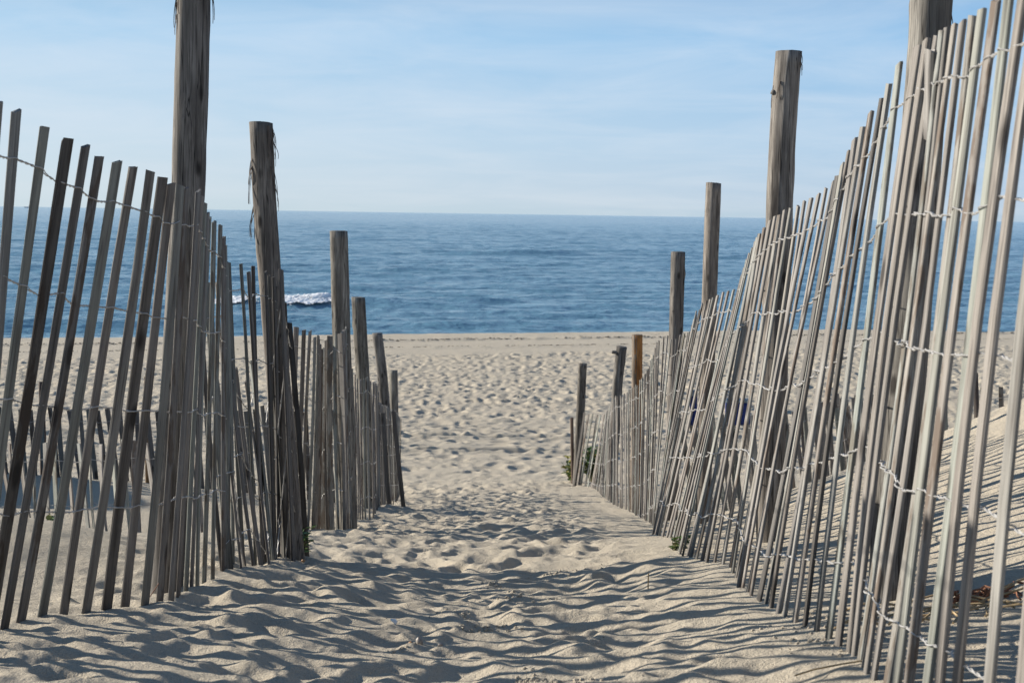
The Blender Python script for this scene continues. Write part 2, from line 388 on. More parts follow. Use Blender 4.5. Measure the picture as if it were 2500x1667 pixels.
RIGHT = [(1427, 1007, 1400, 1183), (1437, 1011, 1410, 1185), (1447, 1009, 1419, 1186), (1458, 1012, 1428, 1186), (1466, 1012, 1436, 1188), (1474, 1012, 1443, 1190),
 (1479, 1012, 1449, 1195), (1481, 1013, 1456, 1199), (1483, 1005, 1463, 1203), (1485, 1000, 1470, 1208), (1490, 990, 1480, 1214), (1494, 982, 1490, 1221), (1498, 976, 1496, 1226), (1503, 969, 1503, 1231),
 (1509, 968, 1509, 1235), (1516, 970, 1516, 1239), (1524, 961, 1526, 1244), (1532, 957, 1533, 1249), (1540, 950, 1539, 1252), (1549, 945, 1546, 1256), (1556, 941, 1551, 1259), (1562, 938, 1556, 1262),
 (1567, 925, 1560, 1266), (1574, 925, 1565, 1270), (1580, 902, 1570, 1272), (1586, 894, 1575, 1273), (1591, 880, 1579, 1274), (1595, 867, 1582, 1275), (1603, 843, 1586, 1276), (1609, 832, 1589, 1277), (1620, 822, 1592, 1279),
 (1630, 820, 1594, 1281), (1638, 828, 1596, 1283), (1651, 828, 1598, 1285), (1661, 818, 1600, 1287), (1671, 814, 1602, 1289), (1683, 810, 1604, 1290), (1695, 779, 1602, 1292), (1700, 768, 1600, 1294), (1708, 757, 1598, 1295),
 (1715, 741, 1595, 1298), (1725, 735, 1600, 1299), (1734, 731, 1604, 1301), (1741, 727, 1610, 1303), (1752, 722, 1618, 1306), (1766, 713, 1627, 1309), (1778, 712, 1637, 1311), (1791, 708, 1642, 1313), (1804, 703, 1648, 1316),
 (1812, 672, 1647, 1335), (1817, 654, 1649, 1350), (1823, 634, 1655, 1354), (1830, 618, 1660, 1356), (1837, 605, 1668, 1356), (1845, 590, 1677, 1356), (1850, 580, 1687, 1356), (1855, 571, 1698, 1358), (1866, 557, 1714, 1356),
 (1880, 540, 1728, 1356), (1893, 528, 1748, 1352), (1903, 525, 1766, 1358), (1916, 514, 1786, 1362),
 (1931, 508, 1789, 1400), (1949, 503, 1792, 1430), (1964, 491, 1796, 1438), (1981, 484, 1803, 1446), (1999, 475, 1812, 1455), (2017, 459, 1822, 1460), (2036, 443, 1834, 1463), (2045, 430, 1850, 1470),
 (2058, 401, 1866, 1485), (2074, 369, 1882, 1493), (2087, 340, 1897, 1498), (2107, 310, 1917, 1502), (2127, 275, 1944, 1506), (2153, 241, 1972, 1506), (2171, 205, 2000, 1509), (2196, 157, 2028, 1510),
 (2240, 115, 2057, 1515), (2263, 97, 2082, 1556), (2288, 88, 2092, 1580), (2300, 76, 2098, 1600), (2313, 67, 2106, 1626), (2331, 60, 2114, 1644), (2350, 55, 2128, 1662), (2375, 40, 2160, 1684), (2398, 22, 2185, 1704),
 (2432, 2, 2213, 1732), (2465, -25, 2250, 1762), (2505, -55, 2288, 1800), (2545, -85, 2330, 1812), (2610, -120, 2410, 1862), (2690, -165, 2480, 1960), (2770, -200, 2560, 2030), (2860, -240, 2650, 2110)]

def depths(tab, L, sm=1):
    d = [L * float(np.interp(b[3] - b[1], [160, 240, 320, 450, 600], [.70, .80, .885, .965, 1.0])) * FPX / (b[3] - b[1]) for b in tab]
    out = []
    for i in range(len(d)):
        a = [d[j] for j in range(max(0, i - sm), min(len(d), i + sm + 1))]
        out.append(sum(a) / len(a))
    return out
dL = depths(LEFT, 1.16, 2); dLF = depths(LFAR, 1.16, 1); dR = depths(RIGHT, 1.2, 2)
for i in range(6): dLF[i] = 7.9 + 0.02 * i
def fill(tab, d, gap, d_from, d_to, seed):
    r = random.Random(seed); T = [tab[0]]; D = [d[0]]
    for i in range(1, len(tab)):
        a, b = at(*tab[i - 1][2:], d[i - 1]), at(*tab[i][2:], d[i]); dist = math.hypot(a.x - b.x, a.y - b.y)
        if d_from < d[i] < d_to:
            n = int(round(dist / gap)) - 1
            for k in range(n):
                t = (k + 1 + r.uniform(-.25, .25)) / (n + 1)
                T.append(tuple(tab[i - 1][q] * (1 - t) + tab[i][q] * t + (r.uniform(-7, 5) * 6 / d[i] if q == 1 else 0) + (r.uniform(-7, 7) * 5 / d[i] if q == 0 else 0) for q in range(4)))
                D.append(d[i - 1] * (1 - t) + d[i] * t)
        T.append(tab[i]); D.append(d[i])
    return T, D
def pins(tab, d, step, lo=0, hi=999):
    for i in range(lo, min(hi, len(tab)), step):
        p = at(tab[i][2], tab[i][3], d[i])
        fz = float(form(np.array([p.x]), np.array([p.y]))[0])
        CTRL.append((p.x, p.y, max(-0.3, min(0.3, p.z - fz))))
pins(LEFT, dL, 3, 4); pins(LFAR, dLF, 3, 8); pins(RIGHT, dR, 4, 0)

LFAR, dLF = fill(LFAR, dLF, .12, 8.4, 30, 3)
RIGHT, dR = fill(RIGHT, dR, .115, 5.4, 30, 4)

# ------------------------------------------------------------------ ground sheet
def build_ground():
    dense = np.arange(-24, 24, 0.068)
    right = 24 + np.cumsum(np.linspace(0.08, 2.6, 120) / np.linspace(0.08, 2.6, 120).sum() * 156)
    ang = np.radians(np.concatenate([dense, right, (-right)[::-1][1:]]))
    ang = ang[np.argsort(ang)]
    r0 = np.geomspace(0.25, 2.1, 60, endpoint=False)
    r1 = np.geomspace(2.1, 66, 940, endpoint=False)
    r2 = np.geomspace(66, 6000, 40)
    r = np.unique(np.concatenate([r0, r1, np.linspace(22.3, 26.6, 130), r2]))
    rr, aa = np.meshgrid(r, ang, indexing='ij')
    x = (rr * np.sin(aa)).ravel(); y = (rr * np.cos(aa)).ravel()
    z = ground_z(x, y)
    # sink the sheet slightly behind the viewer so nothing closes in on the camera
    co = np.stack([x, y, z], -1)
    o = grid_mesh('beach_sand', co, len(r), len(ang), M_SAND, wrap=True)
    return tag(o, 'pale trodden beach sand sloping down between the fences to the sea', kind='structure')
build_ground()

# ------------------------------------------------------------------ sea
WAVE = dict(y=93.0, slope=0.31)
def build_sea():
    ang = np.radians(np.concatenate([np.linspace(-100, -24, 60, endpoint=False), np.arange(-24, 24, 0.12), np.linspace(24, 100, 60)]))
    r = np.concatenate([np.geomspace(52, 1500, 760, endpoint=False), np.geomspace(1500, 45000, 50)])
    rr, aa = np.meshgrid(r, ang, indexing='ij')
    x = (rr * np.sin(aa)).ravel(); y = (rr * np.cos(aa)).ravel(); rad = rr.ravel()
    s = y - 0.31 * x
    fade = 1 - smooth(500, 1500, rad)
    z = np.zeros_like(x)
    for lam, amp, th, k in ((16, .20, 0.30, 1), (9.5, .13, 0.12, 2), (6.3, .09, 0.48, 3), (4.1, .085, 0.05, 4), (2.7, .07, 0.4, 5)):
        q = y * math.cos(th) - x * math.sin(th)
        e = 0.5 + 1.1 * fbm(x / (lam * 3.5), y / (lam * 1.6), 300 + k, 2)
        ph = 2 * np.pi * q / lam + 3.0 * fbm(x / (lam * 2.6), y / (lam * 1.7), 320 + k, 2)
        z += amp * np.clip(e, 0, 2) * np.sin(ph)
    z += 0.10 * fbm(x / 1.8, y / 1.1, 350, 3, 0.6)
    # the dark swell far out in the middle
    z += 1.1 * np.exp(-((s - 214) / 3.6) ** 2) * np.exp(-((x - 3) / 11) ** 2)
    # the wave that is breaking left of the middle
    cy_ = 93 + 0.10 * (x + 10)
    u = (y - cy_)
    prof = np.where(u < 0, np.exp(-(u / 1.7) ** 2), np.exp(-(u / 3.2) ** 2))
    z += 0.60 * prof * (np.exp(-((x + 13.5) / 6.5) ** 4) + 0.85 * np.exp(-((x + 6) / 4.5) ** 2))
    z += 0.35 * np.exp(-((y - 80 - 0.25 * x) / 2.2) ** 2) * (0.5 + fbm(x / 9, y / 9, 370, 2))
    z = z * fade
    o = grid_mesh('sea', np.stack([x, y, z], -1), len(r), len(ang), M_WATER)
    tag(o, 'blue open sea with low rippling waves', kind='structure')
    # foam of the breaker: a torn sheet of broken water over the crest, with spray clots
    nx, ny = 300, 64
    gx, gy = np.meshgrid(np.linspace(-19.8, -9.2, nx), np.linspace(-3.6, 0.25, ny), indexing='ij')
    gx = gx.ravel(); u = gy.ravel(); yy = 93 + 0.10 * (gx + 10) + u
    env = np.exp(-((gx + 13.4) / 1.9) ** 2) + np.exp(-((gx + 18.3) / 1.3) ** 2)
    zz = 0.60 * np.where(u < 0, np.exp(-(u / 1.7) ** 2), np.exp(-(u / 3.2) ** 2)) * np.exp(-((gx + 13.5) / 6.5) ** 4)
    zz = zz + 0.06 + 0.05 * env * np.exp(-((u + .3) / .5) ** 2) + 0.10 * np.abs(fbm(gx * 2.6, yy * 3.2, 400, 3, 0.5)) + 0.18 * np.exp(-((gx + 12.2) / .9) ** 2) * np.exp(-((u + .2) / .45) ** 2) * (.4 + env)
    msk = (env * 1.25 * np.exp(-((u + .7) / 1.0) ** 2) + 0.55 * fbm(gx * 1.3, yy * 1.6, 410, 4, 0.65)) > 0.42
    
    idx = np.arange(nx * ny).reshape(nx, ny); q = np.stack([idx[:-1, :-1], idx[1:, :-1], idx[1:, 1:], idx[:-1, 1:]], -1).reshape(-1, 4)
    q = q[msk[q].sum(1) >= 4]
    V = np.stack([gx, yy, zz], -1).tolist(); F = q.tolist(); rr_ = random.Random(3)
    for i in range(1100):
        x = rr_.uniform(-19.5, -10.8); e = math.exp(-((x + 13.0) / 1.5) ** 2) * (1.25 if x > -13 else 1) + .8 * math.exp(-((x + 18.3) / 1.2) ** 2)
        if rr_.random() > e: continue
        t = abs(rr_.gauss(0, .55)); y0 = 93 + 0.10 * (x + 10) - .1 - t
        h = .60 * math.exp(-t * t / 2.9) * math.exp(-((x + 13.5) / 6.5) ** 4)
        k = float(0.5 + 0.5 * math.sin(x * 2.3) * math.sin(x * 5.1 + 1))
        z0 = h + abs(rr_.gauss(0, .13)) * e * (.5 + k) * math.exp(-t * .8)
        b = len(V); sz = rr_.uniform(.015, .04)
        for dx, dy, dz in ((1.5, 0, 0), (-1.5, 0, 0), (0, 1, 0), (0, -1, 0), (0, 0, 1), (0, 0, -1)):
            V.append((x + dx * sz * rr_.uniform(.6, 1.4), y0 + dy * sz, z0 + dz * sz * rr_.uniform(.6, 1.2)))
        for a_, b_, c_ in ((0, 2, 4), (2, 1, 4), (1, 3, 4), (3, 0, 4), (2, 0, 5), (1, 2, 5), (3, 1, 5), (0, 3, 5)): F.append((b + a_, b + b_, b + c_))
    fo = mesh_obj('sea_foam', V, F, M_FOAM, smooth=True)
    tag(fo, 'white foam on the small breaking wave behind the left fence', kind='stuff')
build_sea()

# ------------------------------------------------------------------ fences
def lath_mesh(name, L, wd, th, seed, bend=0.0, slant=0.0, rings=6, ragged=0.0):
    r = random.Random(seed); V = []; F = []
    c = th * 0.22
    prof = [(-wd / 2 + c, -th / 2), (wd / 2 - c, -th / 2), (wd / 2, -th / 2 + c), (wd / 2, th / 2 - c), (wd / 2 - c, th / 2), (-wd / 2 + c, th / 2), (-wd / 2, th / 2 - c), (-wd / 2, -th / 2 + c)]
    tw = r.uniform(-.07, .07)
    for i in range(rings):
        t = i / (rings - 1); z = t * L
        bx = bend * math.sin(math.pi * t) * 0.5; by = bend * math.sin(math.pi * t)
        k = 1 + r.uniform(-.05, .05); a = tw * (t - .5)
        for x, y in prof:
            x2 = x * k + r.uniform(-.0006, .0006); y2 = y + r.uniform(-.0005, .0005)
            zz = z
            if i == rings - 1: zz += slant * x / wd + r.uniform(-ragged, ragged)
            V.append((bx + x2 * math.cos(a) - y2 * math.sin(a), by + x2 * math.sin(a) + y2 * math.cos(a), zz))
    n = 8
    for i in range(rings - 1):
        for j in range(n): F.append((i * n + j, i * n + (j + 1) % n, (i + 1) * n + (j + 1) % n, (i + 1) * n + j))
    F.append(tuple(range(n - 1, -1, -1))); F.append(tuple((rings - 1) * n + j for j in range(n)))
    return V, F
def frame(p0, p1, tan, yaw):
    z = (p1 - p0).normalized(); t = Vector((tan.x, tan.y, 0)).normalized()
    t = Matrix.Rotation(yaw, 3, 'Z') @ t
    x = (t - z * t.dot(z)).normalized(); y = z.cross(x)
    return Matrix((x, y, z)).transposed()
def tints(r, dark=0.12):
    k = r.uniform(0.82, 1.12)
    if r.random() < dark: k *= r.uniform(0.58, 0.78)
    wv = r.uniform(.005, .055)
    return (min(1, k * (1 + wv)), k, k * (1 - wv), 1)
def tube(V, F, pts, rad, sides=4):
    b = len(V); n = len(pts)
    for i, p in enumerate(pts):
        d = (pts[min(i + 1, n - 1)] - pts[max(i - 1, 0)])
        if d.length < 1e-9: d = Vector((1, 0, 0))
        d.normalize(); u = d.cross(Vector((0.1, 0.05, 1))).normalized(); v = d.cross(u)
        rr = rad(i / (n - 1)) if callable(rad) else rad
        for k in range(sides):
            a = 2 * math.pi * k / sides; V.append(p + u * (math.cos(a) * rr) + v * (math.sin(a) * rr))
    for i in range(n - 1):
        for k in range(sides):
            F.append((b + i * sides + k, b + i * sides + (k + 1) % sides, b + (i + 1) * sides + (k + 1) % sides, b + (i + 1) * sides + k))
    F.append(tuple(b + k for k in range(sides - 1, -1, -1))); F.append(tuple(b + (n - 1) * sides + k for k in range(sides)))
def build_fence(name, label, laths, heights, group=None, seed=1, width=0.031, dark=0.12, wire_r=0.0015, special=None, yawn=5, mat=None, wires=True, bias=0.0, shade=1.0):
    """laths: list of (foot, top) points; heights: distance of each wire below the lath tops"""
    r = random.Random(seed)
    root = empty(name, laths[len(laths) // 2][0]); tag(root, label, 'fence', group)
    org = root.location.copy(); n = len(laths); tans = []
    for i in range(n):
        a = laths[max(0, i - 4)][0]; b = laths[min(n - 1, i + 4)][0]; t = b - a; t.z = 0
        if t.length < 1e-4: t = Vector((0, 1, 0))
        tans.append(t.normalized())
    wds = []
    wf = width if callable(width) else (lambda d: width)
    for i, (foot, top) in enumerate(laths):
        sp = (special or {}).get(i, {})
        d = (top - foot).normalized(); f2 = foot - d * 0.14
        wd = wf(foot.y) * r.uniform(0.86, 1.12) * sp.get('w', 1); th = r.uniform(.0072, .0092); wds.append((wd, th))
        V, F = lath_mesh('slat', (top - f2).length, wd, th, seed * 1000 + i, bend=sp.get('bend', r.uniform(-.012, .012)), slant=r.uniform(-.006, .010), ragged=.0015 + sp.get('rag', 0))
        o = mesh_obj('slat', V, F, mat or M_LATH, root)
        m = frame(f2, top, tans[i], math.radians(r.gauss(0, yawn) * .3 if foot.y < 3 and foot.x > 0 else r.gauss(bias(foot.y) if callable(bias) else bias, yawn)))
        o.matrix_local = Matrix.Translation(f2 - org) @ m.to_4x4()
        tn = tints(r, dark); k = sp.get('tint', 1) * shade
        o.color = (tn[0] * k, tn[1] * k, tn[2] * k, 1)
    if wires:
        for wi, h in enumerate(heights):
            V = []; F = []; pa = []; pb = []; sgn = 1
            C = []
            for i, (foot, top) in enumerate(laths):
                d = (foot - top).normalized(); C.append(top + d * (h + r.uniform(-.008, .008)))
            for i in range(n - 1):
                c0, c1 = C[i], C[i + 1]; gap = (c1 - c0).length
                far = (c0.y > 9); m = 3 if far else 5; K = 6 if far else 12
                nm0 = Vector((-tans[i].y, tans[i].x, 0)); nm1 = Vector((-tans[i + 1].y, tans[i + 1].x, 0))
                if gap > 0.6: m = 9; K = 22
                sag = r.uniform(0, .006)
                for q in range(K):
                    u = q / K
                    e = max(0.0, 1 - u * gap / (wds[i][0] * 0.62), 1 - (1 - u) * gap / (wds[i + 1][0] * 0.62)); e = min(1, e * 1.6)
                    nn = nm0.lerp(nm1, u).normalized()
                    a = math.pi * m * u; rad = 0.0018 + e * (wds[i][1] * 0.5 + 0.0008)
                    if e > 0: a = 0 if u < .5 else math.pi
                    off = nn * (math.cos(a) * rad * sgn) + Vector((0, 0, 1)) * (math.sin(a) * rad * sgn)
                    c = c0.lerp(c1, u) - Vector((0, 0, sag * math.sin(math.pi * u)))
                    pa.append(c + off - org); pb.append(c - off - org)
                sgn = -sgn
            tube(V, F, pa, wire_r); tube(V, F, pb, wire_r)
            mesh_obj('wire', V, F, M_WIRE, root)
    return root
def lay(tab, d, lean=0.0, seed=5, sink=0.0):
    r = random.Random(seed); out = []
    P0 = [at(t[2], t[3], d[i]) for i, t in enumerate(tab)]
    TP = [at(t[0], t[1], d[i] + lean + r.uniform(-.02, .02)) for i, t in enumerate(tab)]
    for _ in range(2):                        # slide each foot along its slat until it meets the sand
        Z = ground_z([p.x for p in P0], [p.y for p in P0])
        for i, (p, tp) in enumerate(zip(P0, TP)):
            dv = p - tp; P0[i] = tp + dv * ((Z[i] - sink - tp.z) / dv.z)
    return list(zip(P0, TP))
def by_foot(tab, dct): return {i: dct[t[2]] for i, t in enumerate(tab) if t[2] in dct}
HL = [0.10, 0.365, 0.63, 0.895]
HR = [0.10, 0.345, 0.59, 0.835, 1.08]
left_near = lay(LEFT, dL)
root = build_fence('snow_fence', 'near left slat fence in shade, from the frame edge to the second log post', left_near, HL, seed=11, dark=0.16, shade=.74, yawn=3, width=lambda d: .035 if d < 4 else .029, bias=lambda d: -11 if d < 3.3 else (-7 if d < 3.95 else 0),  # slat colour darkened to stand for the shaded faces towards the path
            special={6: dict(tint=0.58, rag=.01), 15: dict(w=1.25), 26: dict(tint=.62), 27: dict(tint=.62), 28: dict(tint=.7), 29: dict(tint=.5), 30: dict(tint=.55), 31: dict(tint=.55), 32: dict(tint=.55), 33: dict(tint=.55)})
# slack laths folded back behind the left fence, crossing the front ones
slack = [(486, 700, 545, 1380, 4.95), (505, 690, 560, 1378, 5.0), (528, 690, 590, 1375, 5.1), (520, 860, 600, 1378, 5.2), (556, 850, 622, 1376, 5.3), (575, 900, 640, 1374, 5.4), (600, 930, 655, 1371, 5.5), (612, 880, 664, 1371, 5.6),
         (640, 990, 672, 1368, 5.7), (655, 870, 690, 1352, 5.8), (686, 658, 716, 1345, 5.75), (697, 740, 731, 1318, 6.0), (706, 788, 748, 1308, 6.1)]
sl = []
for t in slack:
    p = at(t[2], t[3], t[4]); sl.append((Vector((p.x, p.y, gz(p.x, p.y))), at(t[0], t[1], t[4] + .05)))
build_fence('snow_fence', 'slack dark slats leaning left behind the near left fence, round the second log post', sl, [0.12, 0.40, 0.68, 0.93], seed=17, dark=0.3, shade=.70, yawn=25,  # darker colour carries part of the shade on these slats
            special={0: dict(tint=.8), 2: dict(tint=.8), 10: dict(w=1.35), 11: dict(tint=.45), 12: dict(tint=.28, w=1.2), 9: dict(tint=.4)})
build_fence('snow_fence', 'far left slat fence past the second log post, running down to the beach', lay(LFAR, dLF, seed=6), HL, seed=12, dark=0.12, shade=.84, width=.032,  # colour lowered here too for the side turned from the sun
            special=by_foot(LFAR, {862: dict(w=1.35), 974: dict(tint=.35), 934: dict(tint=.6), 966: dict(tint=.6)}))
build_fence('snow_fence', 'long sunlit slat fence climbing along the right side of the sand path', lay(RIGHT, dR, seed=7), HR, seed=13, dark=0.08, yawn=2.5, shade=.93, width=lambda d: .0265 if d < 3.4 else .031, bias=0,
            special=by_foot(RIGHT, {2057: dict(w=1.5), 2082: dict(w=1.4), 1647: dict(tint=.5), 1972: dict(tint=.62), 1882: dict(tint=.68), 1728: dict(w=1.2), 2213: dict(rag=.004)}))
# broken piece of lath caught in the wire beside the near right post
fp, tp = at(2265, 341, 2.78), at(2270, 124, 2.74)
V, F = lath_mesh('s', (tp - fp).length, .03, .011, 4242, ragged=.004)
o = mesh_obj('broken_slat', V, F, M_LATH); o.matrix_world = Matrix.Translation(fp) @ frame(fp, tp, Vector((.3, 1, 0)), .3).to_4x4()
tag(o, 'short broken slat hanging in the top wire in front of the near right post', 'slat')
# brown stake at the seaward end of the right fence
fp = at(1399, 1184, 17.6); fp.z = gz(fp.x, fp.y) - .1; tp = at(1396, 1019, 17.6)
V, F = lath_mesh('s', (tp - fp).length, .038, .03, 4243, rings=5)
o = mesh_obj('stake', V, F, M_POST); o.color = (.75, .55, .45, 1); o.matrix_world = Matrix.Translation(fp) @ frame(fp, tp, Vector((1, 0, 0)), .2).to_4x4()
tag(o, 'thin brown stake at the seaward end of the right fence', 'stake')

# fences standing across the beach behind
def row(name, label, x0, x1, d0, d1, ytop0, ytop1, sp, leanx, seed, tint=1.0, L=1.15, group='half buried slat fences down on the beach', dark=.1, zig=0.0, wid=.038, bias=0.0):
    r = random.Random(seed); out = []
    a = at(x0, 1100, d0); b = at(x1, 1100, d1); n = int((Vector((b.x - a.x, b.y - a.y))).length / sp)
    for i in range(n + 1):
        t = i / n; px = x0 + (x1 - x0) * t; d = d0 + (d1 - d0) * t + zig * math.sin(i * 0.55)
        top = at(px + r.uniform(-3, 3), ytop0 + (ytop1 - ytop0) * t + r.uniform(-5, 5), d)
        lx = (leanx + r.uniform(-.05, .05))
        g = gz(top.x + lx, top.y)
        foot = Vector((top.x + lx * min(1.0, (top.z - g) / 1.0), top.y + r.uniform(-.03, .03), g))
        if top.z - g < 0.08: continue
        out.append((foot, top))
    return build_fence(name, label, out, [0.10, 0.36, 0.62], group, seed=seed, width=wid, dark=dark, yawn=10, bias=bias,
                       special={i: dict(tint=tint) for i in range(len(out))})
row('snow_fence', 'dark shaded slat fence on the beach seen between the near left slats', -120, 960, 11.4, 11.9, 994, 1005, .078, .09, 31, tint=.55, dark=.1, wid=.040)  # tint puts the shade on this fence into its colour
row('snow_fence', 'pale sunlit low slat fence just behind the lit hump at left', -60, 470, 8.1, 8.3, 1090, 1072, .062, .08, 32, tint=1.2, dark=0, bias=-50, wid=.042)  # raised tint paints sunlight into the colour of these slats
row('snow_fence', 'tangled slat fence on the beach behind the right fence, nearer row', 1660, 2170, 10.4, 10.9, 1020, 985, .085, .14, 33, tint=.85, zig=.15, bias=-30)
row('snow_fence', 'slat fence further out behind the sand bank at right, farther row', 1690, 2620, 13.2, 12.6, 985, 930, .16, .10, 34, tint=.8)
row('snow_fence', 'close-set slats leaning together behind the tall near right post', 1990, 2130, 12.0, 12.1, 978, 972, .055, .12, 35, tint=.85)

# ------------------------------------------------------------------ posts
def make_post(label, cl, d, dia, seed, top_cut=0.0, strips=(), raw=False, knob=None, tint=(1, 1, 1), flare=0.0, nseg=46, twist=0.0):
    """cl: photo pixels down the centre line, first the top, last the foot"""
    r = random.Random(seed); pts = [at(x, y, d) for x, y in cl]
    foot = pts[-1].copy(); g = gz(foot.x, foot.y)
    dirn = (pts[-1] - pts[-2]).normalized()
    t = (g - 0.35 - pts[-1].z) / dirn.z if abs(dirn.z) > .1 else 0
    pts[-1] = pts[-1] + dirn * t
    root = empty('log_post', Vector((foot.x, foot.y, g))); tag(root, label, 'post', 'log posts along the fences'); org = root.location
    seg = [(pts[i + 1] - pts[i]).length for i in range(len(pts) - 1)]; tot = sum(seg)
    def pos(u):
        q = u * tot
        for i, l in enumerate(seg):
            if q <= l or i == len(seg) - 1: return pts[i].lerp(pts[i + 1], q / l)
            q -= l
    ns = 36; V = []; F = []; ph = [r.uniform(0, 6.28) for _ in range(6)]
    kn = [(r.uniform(0, 6.28), r.uniform(0.03, .9), r.uniform(.004, .009)) for _ in range(9)]
    for i in range(nseg):
        u = 1 - i / (nseg - 1); c = pos(u) - org
        Rr = dia / 2 * (0.97 + 0.09 * u) * (1 + flare * math.exp(-u * 9))
        for j in range(ns):
            a = 2 * math.pi * j / ns
            x_, z_ = a * 3, u * tot
            k = 1 + .018 * math.sin(a * 5 + z_ * 17 + ph[1]) * math.sin(z_ * 11 + ph[3]) + .035 * math.sin(a * 2 + ph[0] + z_ * 1.3) + .022 * math.sin(a * 3 + ph[1] - z_ * 2.1) + .016 * math.sin(a * 7 + ph[2] + .6 * z_) + .012 * math.sin(a * 12 + ph[3]) + .02 * math.sin(z_ * 9 + ph[4] + math.cos(a)) * .6 + r.uniform(-.012, .012)
            ex = 0
            for ka, ku, kh in kn:
                da = (a - ka + math.pi) % (2 * math.pi) - math.pi; ex += kh * math.exp(-(da / .35) ** 2 - ((u - ku) * tot / .03) ** 2)
            rr = Rr * k + ex
            zc = top_cut * math.cos(a - ph[5]) * (1 if i == nseg - 1 else 0)
            V.append(c + Vector((math.cos(a) * rr, math.sin(a) * rr, zc)))
    for i in range(nseg - 1):
        for j in range(ns): F.append((i * ns + j, i * ns + (j + 1) % ns, (i + 1) * ns + (j + 1) % ns, (i + 1) * ns + j))
    b = len(V); last = (nseg - 1) * ns
    cc = sum((V[last + j] for j in range(ns)), Vector()) / ns
    for f, dz in ((.62, .002), (.25, -.003)):
        for j in range(ns): V.append(cc + (V[last + j] - cc) * f + Vector((0, 0, dz + r.uniform(-.0015, .0015))))
    V.append(cc + Vector((0, 0, -.004)))
    for q, (o0, o1) in enumerate(((last, b), (b, b + ns))):
        for j in range(ns): F.append((o0 + j, o0 + (j + 1) % ns, o1 + (j + 1) % ns, o1 + j))
    for j in range(ns): F.append((b + ns + j, b + ns + (j + 1) % ns, b + 2 * ns))
    sh = mesh_obj('shaft', V, F, M_POST, root, smooth=True); sh.color = (*tint, 1)
    sh.data.materials.append(M_RAW)
    if raw:
        for p in sh.data.polygons:
            c = p.center
            a = math.atan2(c.y - (pos(.3) - org).y * 0, c.x - (pos(.1) - org).x)
            if p.normal.y < -0.1 and p.normal.x > -0.35 and p.normal.z < .6: p.material_index = 1
    if knob:
        kx, kz, kr = knob; c = pos(kz) - org; VV = []; FF = []
        tube(VV, FF, [c, c + Vector((kx, -.2 * abs(kx), .01)), c + Vector((kx * 1.25, -.25 * abs(kx), .014))], lambda q: kr * (1 - .25 * q), 8)
        mesh_obj('knot', VV, FF, M_POST, root, smooth=True)
    for (side, u0, ln, out, cnt) in strips:
        for q in range(cnt):
            u = u0 + r.uniform(-.02, .03); c = pos(min(.98, max(.002, u))) - org
            a = math.pi if side < 0 else 0.0; a += r.uniform(-.9, .9) if side < 0 else r.uniform(-.8, .8)
            Rr = dia / 2 * 1.0; dv = Vector((math.cos(a), math.sin(a), 0)); tv = Vector((-dv.y, dv.x, 0))
            ll = ln * r.uniform(.4, 1.2); oo = out * r.uniform(.3, 1.2); wv = r.uniform(.0015, .006); VV = []; FF = []
            K = 7; sw = r.uniform(-.012, .012)
            for i in range(K):
                tt = i / (K - 1); p = c + dv * (Rr * 1.01 + oo * math.sin(tt * 2.0)) - Vector((0, 0, ll * tt)) + tv * sw * tt * tt
                ww = wv * (1 - tt * .85)
                for s1, s2 in ((-1, -1), (1, -1), (1, 1), (-1, 1)): VV.append(p + tv * ww * s1 + dv * .0008 * s2)
            for i in range(K - 1):
                for j in range(4): FF.append((i * 4 + j, i * 4 + (j + 1) % 4, (i + 1) * 4 + (j + 1) % 4, (i + 1) * 4 + j))
            FF.append((0, 1, 2, 3)); FF.append((K * 4 - 1, K * 4 - 2, K * 4 - 3, K * 4 - 4))
            mesh_obj('bark_strip', VV, FF, M_BARK, root)
    return root
make_post('tallest left log post with shaggy bark, its top above the picture', [(476, -160), (473, 0), (462, 440), (405, 1450)], 4.42, .101, 1, strips=[(-1, .075, .09, .008, 9), (1, .05, .12, .010, 10), (-1, .0, .1, .01, 6), (1, .0, .1, .01, 6)], tint=(.88, .85, .82))
make_post('left log post with stringy bark hanging from both sides, second along the fence', [(636, 300), (645, 480), (660, 680), (712, 1335)], 5.95, .094, 2, top_cut=.003, flare=.06, strips=[(-1, .08, .15, .018, 7), (-1, .16, .18, .022, 5), (1, .02, .13, .02, 11), (1, .1, .10, .012, 6)], tint=(.9, .84, .78))
make_post('plain straight left log post in front of the sea, third along the fence', [(827, 564), (833, 800), (851, 1300)], 8.6, .107, 3, tint=(.98, .95, .88))
make_post('left log post with a clean flat top, fourth along the fence', [(874, 726), (886, 920), (906, 1268)], 11.5, .109, 4, tint=(1, .97, .88), top_cut=.002)
make_post('leaning left log post beside the fourth, dark on its right side', [(921, 813), (934, 920), (958, 1232)], 14.7, .113, 5, tint=(.88, .86, .84), top_cut=.004)
make_post('short square-topped left log post, last before the beach', [(961, 904), (963, 1020), (966, 1222)], 15.9, .096, 6, tint=(1, .98, .9))
make_post('thick near right log post, its top above the picture', [(2290, -170), (2274, 0), (2225, 740), (2160, 1515)], 3.62, .100, 7, strips=[(1, .12, .06, .004, 3)], tint=(1.05, 1.03, .98), top_cut=.004)
make_post('tall right log post with a bulge and a splinter at its flat top', [(1926, 126), (1917, 250), (1905, 460), (1877, 1330)], 5.75, .103, 8, strips=[(-1, .06, .08, .006, 5), (1, .01, .05, .012, 4)], knob=(-.047, .075, .014), tint=(1.0, .95, .9))
make_post('right log post standing against the sea, third from the right edge', [(1742, 447), (1732, 720), (1716, 1290)], 8.4, .090, 9, tint=(1.0, .92, .85), top_cut=.003)
make_post('right log post whose flat top is level with the middle of the sea', [(1655, 615), (1650, 830), (1636, 1290)], 9.5, .097, 10, tint=(.8, .76, .73))
